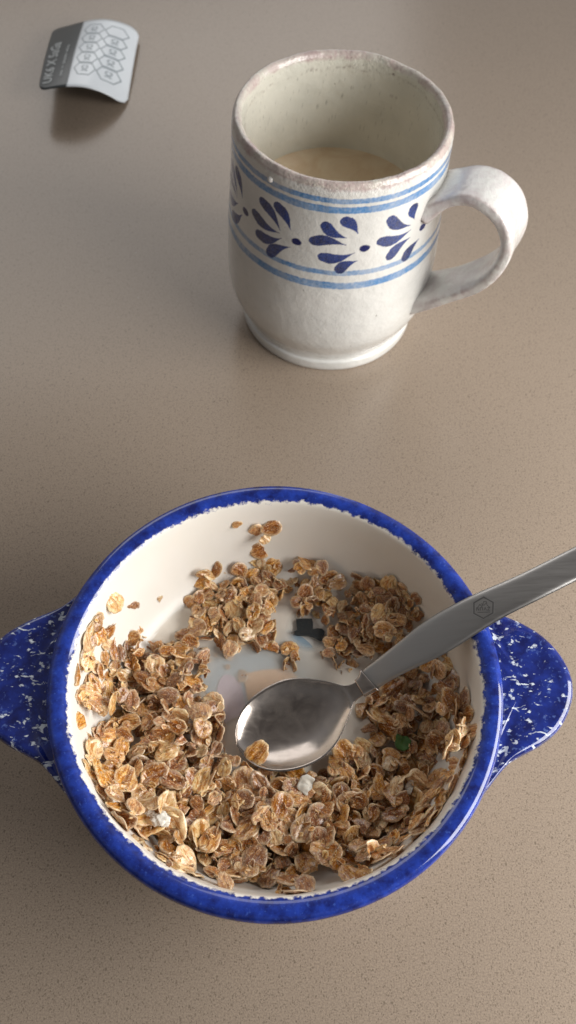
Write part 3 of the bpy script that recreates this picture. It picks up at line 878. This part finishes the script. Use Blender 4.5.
# heaps: px, py, radius, height (mm) of the pile above the base, zone
Z = [
 (128, 668, 20, 3.0, 'left'), (150, 690, 34, 7, 'left'), (185, 668, 24, 6, 'left'), (178, 720, 42, 9, 'left'), (135, 735, 34, 7.5, 'left'), (205, 765, 30, 7.5, 'left'),
 (196, 640, 13, 3.5, 'left'), (115, 700, 20, 3, 'left'), (178, 650, 16, 4.5, 'left'),
 (150, 790, 44, 9, 'front'), (200, 815, 48, 10, 'front'), (255, 825, 52, 10, 'front'), (310, 825, 52, 9, 'front'), (355, 815, 48, 8, 'front'), (245, 790, 30, 7, 'front'),
 (120, 770, 26, 5, 'front'), (230, 862, 26, 6, 'front'), (290, 868, 28, 6, 'front'), (350, 850, 28, 5, 'front'), (180, 850, 22, 6, 'front'),
 (390, 800, 34, 4.5, 'front'), (395, 760, 30, 5, 'right'), (360, 775, 28, 6, 'right'), (410, 725, 34, 5.5, 'right'), (385, 715, 26, 6, 'right'), (435, 690, 24, 5, 'right'), (445, 725, 24, 3.5, 'right'), (462, 710, 12, 2.5, 'right'), (462, 745, 10, 2.5, 'right'), (430, 665, 18, 4, 'right'), (432, 770, 20, 2.5, 'right'), (400, 685, 22, 5, 'right'), (418, 805, 20, 2.5, 'right'),
 (218, 580, 16, 3.5, 'centre'), (205, 600, 12, 3, 'centre'), (228, 605, 24, 5, 'centre'), (250, 618, 24, 6, 'centre'), (236, 632, 22, 5, 'centre'), (262, 640, 13, 3.5, 'centre'), (262, 600, 14, 3.5, 'centre'), (248, 568, 7, 2, 'centre'), (214, 626, 12, 3.5, 'centre'), (290, 655, 11, 2.5, 'centre'), (265, 572, 8, 2, 'centre'), (281, 590, 10, 3, 'centre'),
 (298, 578, 15, 4, 'back'), (318, 598, 18, 4.5, 'back'), (300, 605, 10, 3, 'back'), (352, 588, 13, 4.5, 'back'), (368, 602, 22, 6, 'back'), (392, 598, 14, 4, 'back'), (375, 622, 24, 6, 'back'), (402, 618, 17, 4, 'back'), (348, 612, 14, 4, 'back'), (345, 650, 17, 4, 'back'), (360, 645, 16, 4.5, 'back'), (338, 630, 8, 2.5, 'back'), (390, 640, 14, 4, 'back'), (330, 655, 8, 2.5, 'back'),
 (240, 585, 16, 3, 'centre'), (205, 618, 16, 3.5, 'centre'), (190, 612, 10, 2.5, 'centre'), (275, 575, 12, 2.5, 'centre'), (252, 600, 22, 5.5, 'centre'), (312, 582, 16, 4, 'back'), (334, 592, 15, 4, 'back'), (336, 612, 13, 3.5, 'back'), (358, 625, 22, 5.5, 'back'), (385, 605, 24, 6, 'back'), (408, 604, 12, 3, 'back'), (414, 628, 12, 3, 'back'), (345, 668, 10, 2.5, 'back'), (440, 745, 16, 3, 'right'), (450, 770, 12, 2.5, 'right'), (438, 790, 14, 3, 'right'), (415, 820, 18, 3.5, 'front'), (385, 845, 18, 4, 'front'), (160, 660, 18, 4.5, 'left'), (140, 650, 14, 3, 'left'), (100, 690, 16, 2.5, 'wall'), (104, 770, 16, 3, 'wall'), (118, 795, 16, 3.5, 'wall'),
 (98, 628, 9, 1.5, 'wall'), (95, 660, 14, 1.8, 'wall'), (88, 700, 12, 1.6, 'wall'), (98, 740, 13, 1.8, 'wall'), (112, 650, 12, 2., 'wall'),
]
ZW = [z[2]**2 for z in Z]
tot = 0; tries = 0
MAXF = 1500
while tot < MAXF and tries < 42000:
    tries += 1
    zx, zy, zr, zh_, zn = RG.choices(Z, ZW)[0]
    a_ = RG.uniform(0, 6.283); rr_ = zr*math.sqrt(RG.random())
    px, py = zx+rr_*math.cos(a_), zy+rr_*math.sin(a_)
    p = surf(px, py)
    if p is None: continue
    x, y = p.x, p.y
    i, j = hidx(x, y)
    prof_h = zh_*.001*(1-.55*(rr_/zr)**2)
    if H[i, j]-Hb[i, j] > prof_h: continue
    depth = max(0, H[i, j]-Hb[i, j])
    tl = abs(RG.gauss(0, R(14 if zn == 'wall' else 27)))
    if zn != 'wall' and RG.random() < .20: tl = R(RG.uniform(45, 85))
    size = RG.choice([RG.uniform(.0056, .0078), RG.uniform(.0066, .0090), RG.uniform(.0036, .0058)])
    if zn in ('front', 'right') and RG.random() < .35: size *= 1.3
    if zn in ('wall',): size = RG.uniform(.0055, .0088)
    tone = RG.choices(['brown', 'golden', 'pale'], [.42, .42, .16] if zn not in ('wall', 'centre') else [.28, .44, .28])[0]
    if place(x, y, size, rot_for(x, y, tl, .5 if zn == 'wall' else .8), RG.randrange(NVAR), tone, zn, .26 if tl > R(35) else .16): tot += 1
nauto = len(PL)
# flakes one can point to
ONE = [
 (257.5, 752, .0092, 'golden', 8, 'golden oval oat flake lying on the left edge of the spoon bowl', True),
 (240, 676, .0062, 'brown', 10, 'small reddish brown oat flake floating alone in the milk left of the spoon', False),
 (237, 516.5, .0042, 'golden', 10, 'tiny golden oat crumb stuck high on the far wall under the rim', False),
 (159, 601, .0045, 'pale', 10, 'thin pale oat sliver stuck on the white left inner wall', False),
 (140, 630, .0028, 'golden', 10, 'tiny oat crumb on the white wall beside the left strip of flakes', False),
 (256, 535, .0084, 'golden', 22, 'pale golden flake on the left of the three flake cluster high on the far wall', False),
 (271, 534, .0086, 'brown', 25, 'brown flake on the right of the three flake cluster high on the far wall', False),
 (262, 550, .0096, 'brown', 15, 'brown flake lowest in the three flake cluster high on the far wall', False),
 (264, 539, .0060, 'pale', 20, 'small pale flake topmost in the cluster high on the far wall', False),
 (84, 618, .0074, 'pale', 10, 'pale oat flake nearest the left handle at the top of the wall strip', False),
 (116, 607, .0078, 'pale', 12, 'pale creased oat flake standing at the top of the left wall strip', False),
 (133, 607, .0066, 'brown', 12, 'reddish brown oat flake at the top right end of the left wall strip', False),
 (88, 643, .0078, 'pale', 8, None, False), (78, 676, .0072, 'golden', 8, None, False), (91, 668, .007, 'pale', 8, None, False),
 (103, 645, .0082, 'golden', 10, None, False), (86, 706, .0074, 'pale', 8, None, False), (83, 722, .008, 'golden', 8, None, False), (91, 690, .006, 'pale', 8, None, False), (100, 720, .0068, 'golden', 8, None, False), (92, 752, .0085, 'pale', 8, None, False), (102, 776, .0078, 'golden', 8, None, False), (108, 796, .008, 'pale', 8, None, False),
 (120, 812, .008, 'golden', 10, None, False), (142, 845, .0085, 'pale', 10, None, False), (165, 862, .0085, 'golden', 10, None, False), (195, 874, .008, 'pale', 10, None, False),
 (290, 648, .0072, 'golden', 10, None, False), (297, 660, .0068, 'brown', 10, None, False), (283, 617, .005, 'golden', 12, None, False),
 (228, 667, .0022, 'brown', 10, None, False), (216, 655, .002, 'golden', 10, None, False), (231, 653, .002, 'brown', 10, None, False), (203, 668, .0035, 'golden', 12, None, False),
 (202, 782, .0095, 'pale', 14, 'large pale folded oat flake on top of the heap left of the spoon tip', False),
 (300, 800, .0088, 'golden', 12, 'round golden oat flake on top of the front heap below the spoon', False),
 (262, 815, .0085, 'golden', 14, None, False), (225, 852, .009, 'brown', 12, None, False), (250, 868, .009, 'golden', 12, None, False),
 (398, 718, .0078, 'golden', 12, None, False), (355, 755, .0075, 'golden', 12, None, False), (382, 783, .0078, 'golden', 12, None, False),
 (455, 733, .0088, 'golden', 10, None, False), (463, 700, .0085, 'brown', 10, None, False), (466, 750, .0085, 'brown', 10, None, False),
 (431, 797, .009, 'golden', 30, None, False), (424, 818, .008, 'pale', 30, None, False), (380, 850, .008, 'pale', 20, None, False),
]
zone_of = lambda px, py: ('wall' if px < 112 else 'left' if (px < 215 and py < 770) else 'front' if py > 785 else 'right' if px > 340 and py > 670 else 'back' if px > 295 else 'centre')
for px, py, size, tone, tl, lab, onsp in ONE:
    if onsp:
        s = .0075; p = Vector(at(px, py, .0262)); t, sd, up = frame(s)
        rot = Matrix.Rotation(R(-8), 3, 'Y') @ Matrix.Rotation(R(20), 3, 'X') @ Matrix.Rotation(R(55), 3, 'Z')
        place(p.x, p.y, size, rot, 3, tone, 'one', 0, fixed=.0256, spoonok=True, info=lab)
    else:
        p = surf(px, py)
        place(p.x, p.y, size*(1.12 if px < 150 else 1), rot_for(p.x, p.y, R(tl), .5 if (px < 150 or py < 560) else 1.), RG.randrange(NVAR), tone, zone_of(px, py), .25, spoonok=True, info=lab)
# most visible: judged by how much of the flake lies at the top of the height map, seen from above
vis = []
for k_, f in enumerate(PL):
    P = (FVA[f['var']]*f['size']) @ np.array(f['rot']).T + np.array(f['loc'])
    ii = np.round((P[:, 0]-BX)/GR+GN/2).astype(int); jj = np.round((P[:, 1]-BY)/GR+GN/2).astype(int)
    seen = (P[:, 2] > H[ii, jj]-.0006) & ~((SPU[ii, jj] < 1) & (P[:, 2] < SPT[ii, jj]-.001))
    area = seen.mean()*f['size']**2
    if f['info']: area = 1
    f['vis'] = area; vis.append(area)
rank = sorted(range(len(PL)), key=lambda k_: -vis[k_])
keep = set(rank[:296])
ZT = {'wall': 'in the thin strip along the left inner wall', 'left': 'in the heap on the left side of the bowl', 'front': 'in the thick heap along the near wall below the spoon',
      'right': 'in the heap on the right below the spoon handle', 'centre': 'in the clump between the far wall and the milk pool', 'back': 'in the clump at the back above the spoon', 'one': 'on the spoon'}
TT = {'pale': 'pale cream oat flake', 'golden': 'golden brown oat flake', 'brown': 'dark brown streaked oat flake'}
sv = []; sf = []; su = []; smi = []
tl_ = list(OAT)
for k_, f in enumerate(PL):
    M4 = Matrix.Translation(f['loc']) @ f['rot'].to_4x4() @ Matrix.Diagonal((f['size'], f['size'], f['size']*.95, 1))
    if k_ in keep:
        o = bpy.data.objects.new('oat_flake', FM[f['tone'], f['var']]); COL.objects.link(o); o.matrix_world = M4
        if f['info']: tag(o, f['info'], 'oat flake', 'oat flakes in the bowl')
        else: tag(o, TT[f['tone']]+' '+ZT[f['zone']], 'oat flake', 'oat flakes in the bowl: '+TT[f['tone']]+' '+ZT[f['zone']])
    elif f['vis'] > 0 or True:
        v, fc, u = FD[f['var']]; o_ = len(sv)
        sv += [tuple(M4 @ Vector(p)) for p in v]; sf += [tuple(i+o_ for i in q_) for q_ in fc]; su += [(a+k_*.37 % 5, b+k_*.73 % 7) for a, b in u]
        smi += [tl_.index(f['tone'])]*len(fc)
so = mesh('oat_flakes', sv, sf, None, None, uvs=su)
edge_attr(so.data, len(sv)//len(LAST_EG))
for t_ in tl_: so.data.materials.append(OAT[t_])
so.data.polygons.foreach_set('material_index', smi)
tag(so, 'smaller and half hidden oat flakes filling the cereal heap', 'oats', kind='stuff')
# crumbs and bran dust
cvx = []; cfc = []; cmi = []; cuv = []
n_cr = 0
while n_cr < 900:
    zx, zy, zr, zh_, zn = RG.choices(Z, ZW)[0]
    a_ = RG.uniform(0, 6.283); rr_ = zr*1.02*math.sqrt(RG.random())
    p = surf(zx+rr_*math.cos(a_), zy+rr_*math.sin(a_))
    if p is None: n_cr += 1; continue
    i, j = hidx(p.x, p.y)
    if SPU[i, j] < 1: n_cr += 1; continue
    sz = RG.choice((RG.uniform(.0007, .0018), RG.uniform(.0015, .0036))); v, fc, u = FD[RG.randrange(NVAR)]
    rt = Euler((RG.uniform(-1.2, 1.2), RG.uniform(-1.2, 1.2), RG.uniform(0, 6.2))).to_matrix().to_4x4()
    M4 = Matrix.Translation((p.x, p.y, H[i, j]+sz*.12)) @ rt @ Matrix.Diagonal((sz, sz*RG.uniform(.4, 1), sz*1.6, 1))
    o_ = len(cvx); cvx += [tuple(M4 @ Vector(q_)) for q_ in v]; cfc += [tuple(q2+o_ for q2 in q_) for q_ in fc]
    off = RG.uniform(0, 9); cuv += [(a+off, b+off) for a, b in u]
    cmi += [RG.choices([0, 1, 2], [.5, .3, .2])[0]]*len(fc); n_cr += 1
cr_o = mesh('oat_crumbs', cvx, cfc, None, None, uvs=cuv)
edge_attr(cr_o.data, len(cvx)//len(LAST_EG))
for t_ in tl_: cr_o.data.materials.append(OAT[t_])
cr_o.data.polygons.foreach_set('material_index', cmi)
tag(cr_o, 'broken oat crumbs and bran scattered over the cereal heap', 'crumbs', kind='stuff')

# big crumpled flake clump, coconut shavings and a green seed
def crumple_sheet(name, px, py, size, mat, label, cat, rot, seed, lift=.0015, flat=1.):
    v, f, u = flake_data(seed, 2.2)
    p = surf(px, py)
    V2 = []
    for q_ in v:
        q_ = Vector(q_); q_.z = q_.z*flat+.10*noise.noise(Vector((q_.x*3.3, q_.y*3.3, seed)))+.06*noise.noise(Vector((q_.x*8, q_.y*8, seed+3)))
        V2.append(q_*size)
    o = mesh(name, V2, f, mat, None, uvs=u, loc=(p.x, p.y, p.z+lift)); o.rotation_euler = rot; edge_attr(o.data, 1)
    return tag(o, label, cat) if label else o
cl_v = []; cl_f = []; cl_u = []; cl_n = 0
p0 = surf(158, 822)
for q_i, (px, py, sz, dz, rx, ry, rz) in enumerate(((146, 812, .0115, .0012, -12, 20, 30), (160, 818, .0125, .0026, 10, -8, -20), (174, 826, .0115, .0014, 25, 12, -50), (152, 830, .0100, .0010, -28, -15, 10),
        (166, 806, .0085, .0028, 35, 10, 80), (178, 812, .0080, .0020, -30, 30, 20), (165, 838, .0095, .0008, 40, 0, -30), (141, 822, .0090, .0004, 10, 40, 60), (156, 808, .0060, .0040, -20, 35, 100))):
    v, f, u = flake_data(900+q_i, 1.8); p = at(px, py, p0.z)
    M4 = Matrix.Translation((p.x-p0.x, p.y-p0.y, dz+.0008)) @ Euler((R(rx), R(ry), R(rz))).to_matrix().to_4x4() @ Matrix.Scale(sz, 4)
    o_ = len(cl_v); cl_v += [tuple(M4 @ Vector(a)) for a in v]; cl_f += [tuple(a+o_ for a in b) for b in f]; cl_u += [(a+q_i*.7, b+q_i*.4) for a, b in u]; cl_n += 1
clump = mesh('oat_cluster', cl_v, cl_f, OAT['pale'], None, uvs=cl_u, loc=p0)
edge_attr(clump.data, cl_n)
tag(clump, 'large pale oat cluster with white milk dabs at the lower left of the heap', 'oat cluster')
M_CREAM = plain('thick_white_milk', (.82, .78, .70), .25, bump=.0003, scale=500)
mkw = plain('coconut', (.74, .69, .60), .5, bump=.0003, scale=600)
def dab(parent, x, y, z, sz, seed):
    bm = bmesh.new(); bmesh.ops.create_icosphere(bm, subdivisions=4, radius=.5)
    for v in bm.verts:
        n_ = 1+.55*noise.noise(v.co*3.2+Vector((seed, 0, 0)))+.35*noise.noise(v.co*8+Vector((seed, 5, 0)))
        v.co = Vector((v.co.x*n_*sz, v.co.y*n_*sz*.7, v.co.z*n_*sz*.32))
    me = bpy.data.meshes.new('milk_dab'); bm.to_mesh(me); bm.free(); me.polygons.foreach_set('use_smooth', [True]*len(me.polygons)); me.materials.append(M_CREAM)
    o = bpy.data.objects.new('milk_dab', me); COL.objects.link(o); o.parent = parent; o.location = (x, y, z)
    return o
dab(clump, .0012, .0002, .0048, .0062, 6.1); dab(clump, -.0022, .0016, .0044, .0030, 2.4); dab(clump, .0028, -.0014, .0040, .0026, 9.)
crumple_sheet('coconut_shaving', 309, 787, .0082, mkw, 'translucent white coconut shaving on the heap just below the spoon bowl', 'coconut', (R(12), R(6), R(-25)), 617, .0010, .35)
crumple_sheet('coconut_shaving', 411, 788, .0052, mkw, 'chunky white coconut piece in the right side of the heap', 'coconut', (R(0), R(6), R(75)), 612, .0012)
gm = plain('green_seed', (.07, .17, .04), .3, scale=400, bump=.0002)
crumple_sheet('pumpkin_seed', 403, 741, .0085, gm, 'dark green pumpkin seed piece half buried in the oats at right', 'seed', (R(10), R(-12), R(70)), 613, .0024, .8)

# ------------------------------------------------------------------ light
def area(name, loc, target, sx_, sy_, power, colr, spread=180):
    l = bpy.data.lights.new(name, 'AREA'); l.shape = 'RECTANGLE'; l.size = sx_; l.size_y = sy_; l.energy = power; l.color = colr; l.spread = R(spread)
    o = bpy.data.objects.new(name, l); COL.objects.link(o); o.location = loc
    o.rotation_euler = (Vector(target)-Vector(loc)).to_track_quat('-Z', 'Y').to_euler()
    return o
area('window_light', (.46, .07, .26), (0, .15, .02), .46, .36, 5.0, (1.0, .985, .955))
area('back_window_light', (-.35, 1.45, .85), (0, .3, 0), 1.2, .7, 4.4, (1.0, .975, .945))

W = bpy.data.worlds.new('World'); S.world = W; W.use_nodes = True
wt = W.node_tree; bg = wt.nodes['Background']
tc = wt.nodes.new('ShaderNodeTexCoord'); sp = wt.nodes.new('ShaderNodeSeparateXYZ'); wt.links.new(tc.outputs['Generated'], sp.inputs[0])
# room: pale far wall, dimmer overhead (towards the person standing there)
rmp = wt.nodes.new('ShaderNodeValToRGB'); wt.links.new(sp.outputs['Z'], rmp.inputs[0])
st_ = [(0.0, (.30, .27, .24)), (.35, (.42, .42, .42)), (.62, (.52, .52, .53)), (.85, (.22, .21, .205)), (1.0, (.14, .13, .125))]
while len(rmp.color_ramp.elements) < len(st_): rmp.color_ramp.elements.new(.5)
for e, (p_, c_) in zip(rmp.color_ramp.elements, st_): e.position = p_; e.color = (*c_, 1)
# darker towards the back of the room behind the viewer's left
dt = wt.nodes.new('ShaderNodeVectorMath'); dt.operation = 'DOT_PRODUCT'; wt.links.new(tc.outputs['Generated'], dt.inputs[0]); dt.inputs[1].default_value = (.55, .75, .3)
r2m = wt.nodes.new('ShaderNodeMapRange'); wt.links.new(dt.outputs['Value'], r2m.inputs[0])
r2m.inputs[1].default_value = -.9; r2m.inputs[2].default_value = .8; r2m.inputs[3].default_value = .12; r2m.inputs[4].default_value = 1.15
mx = wt.nodes.new('ShaderNodeMix'); mx.data_type = 'RGBA'; mx.blend_type = 'MULTIPLY'; mx.inputs[0].default_value = 1
wt.links.new(rmp.outputs[0], mx.inputs[6]); wt.links.new(r2m.outputs[0], mx.inputs[7])
wt.links.new(mx.outputs[2], bg.inputs[0]); bg.inputs[1].default_value = .86

S.view_settings.view_transform = 'Standard'; S.view_settings.look = 'None'; S.view_settings.exposure = 0; S.view_settings.gamma = 1
S.render.engine = 'CYCLES'
print('flakes', len(PL), 'auto', nauto)
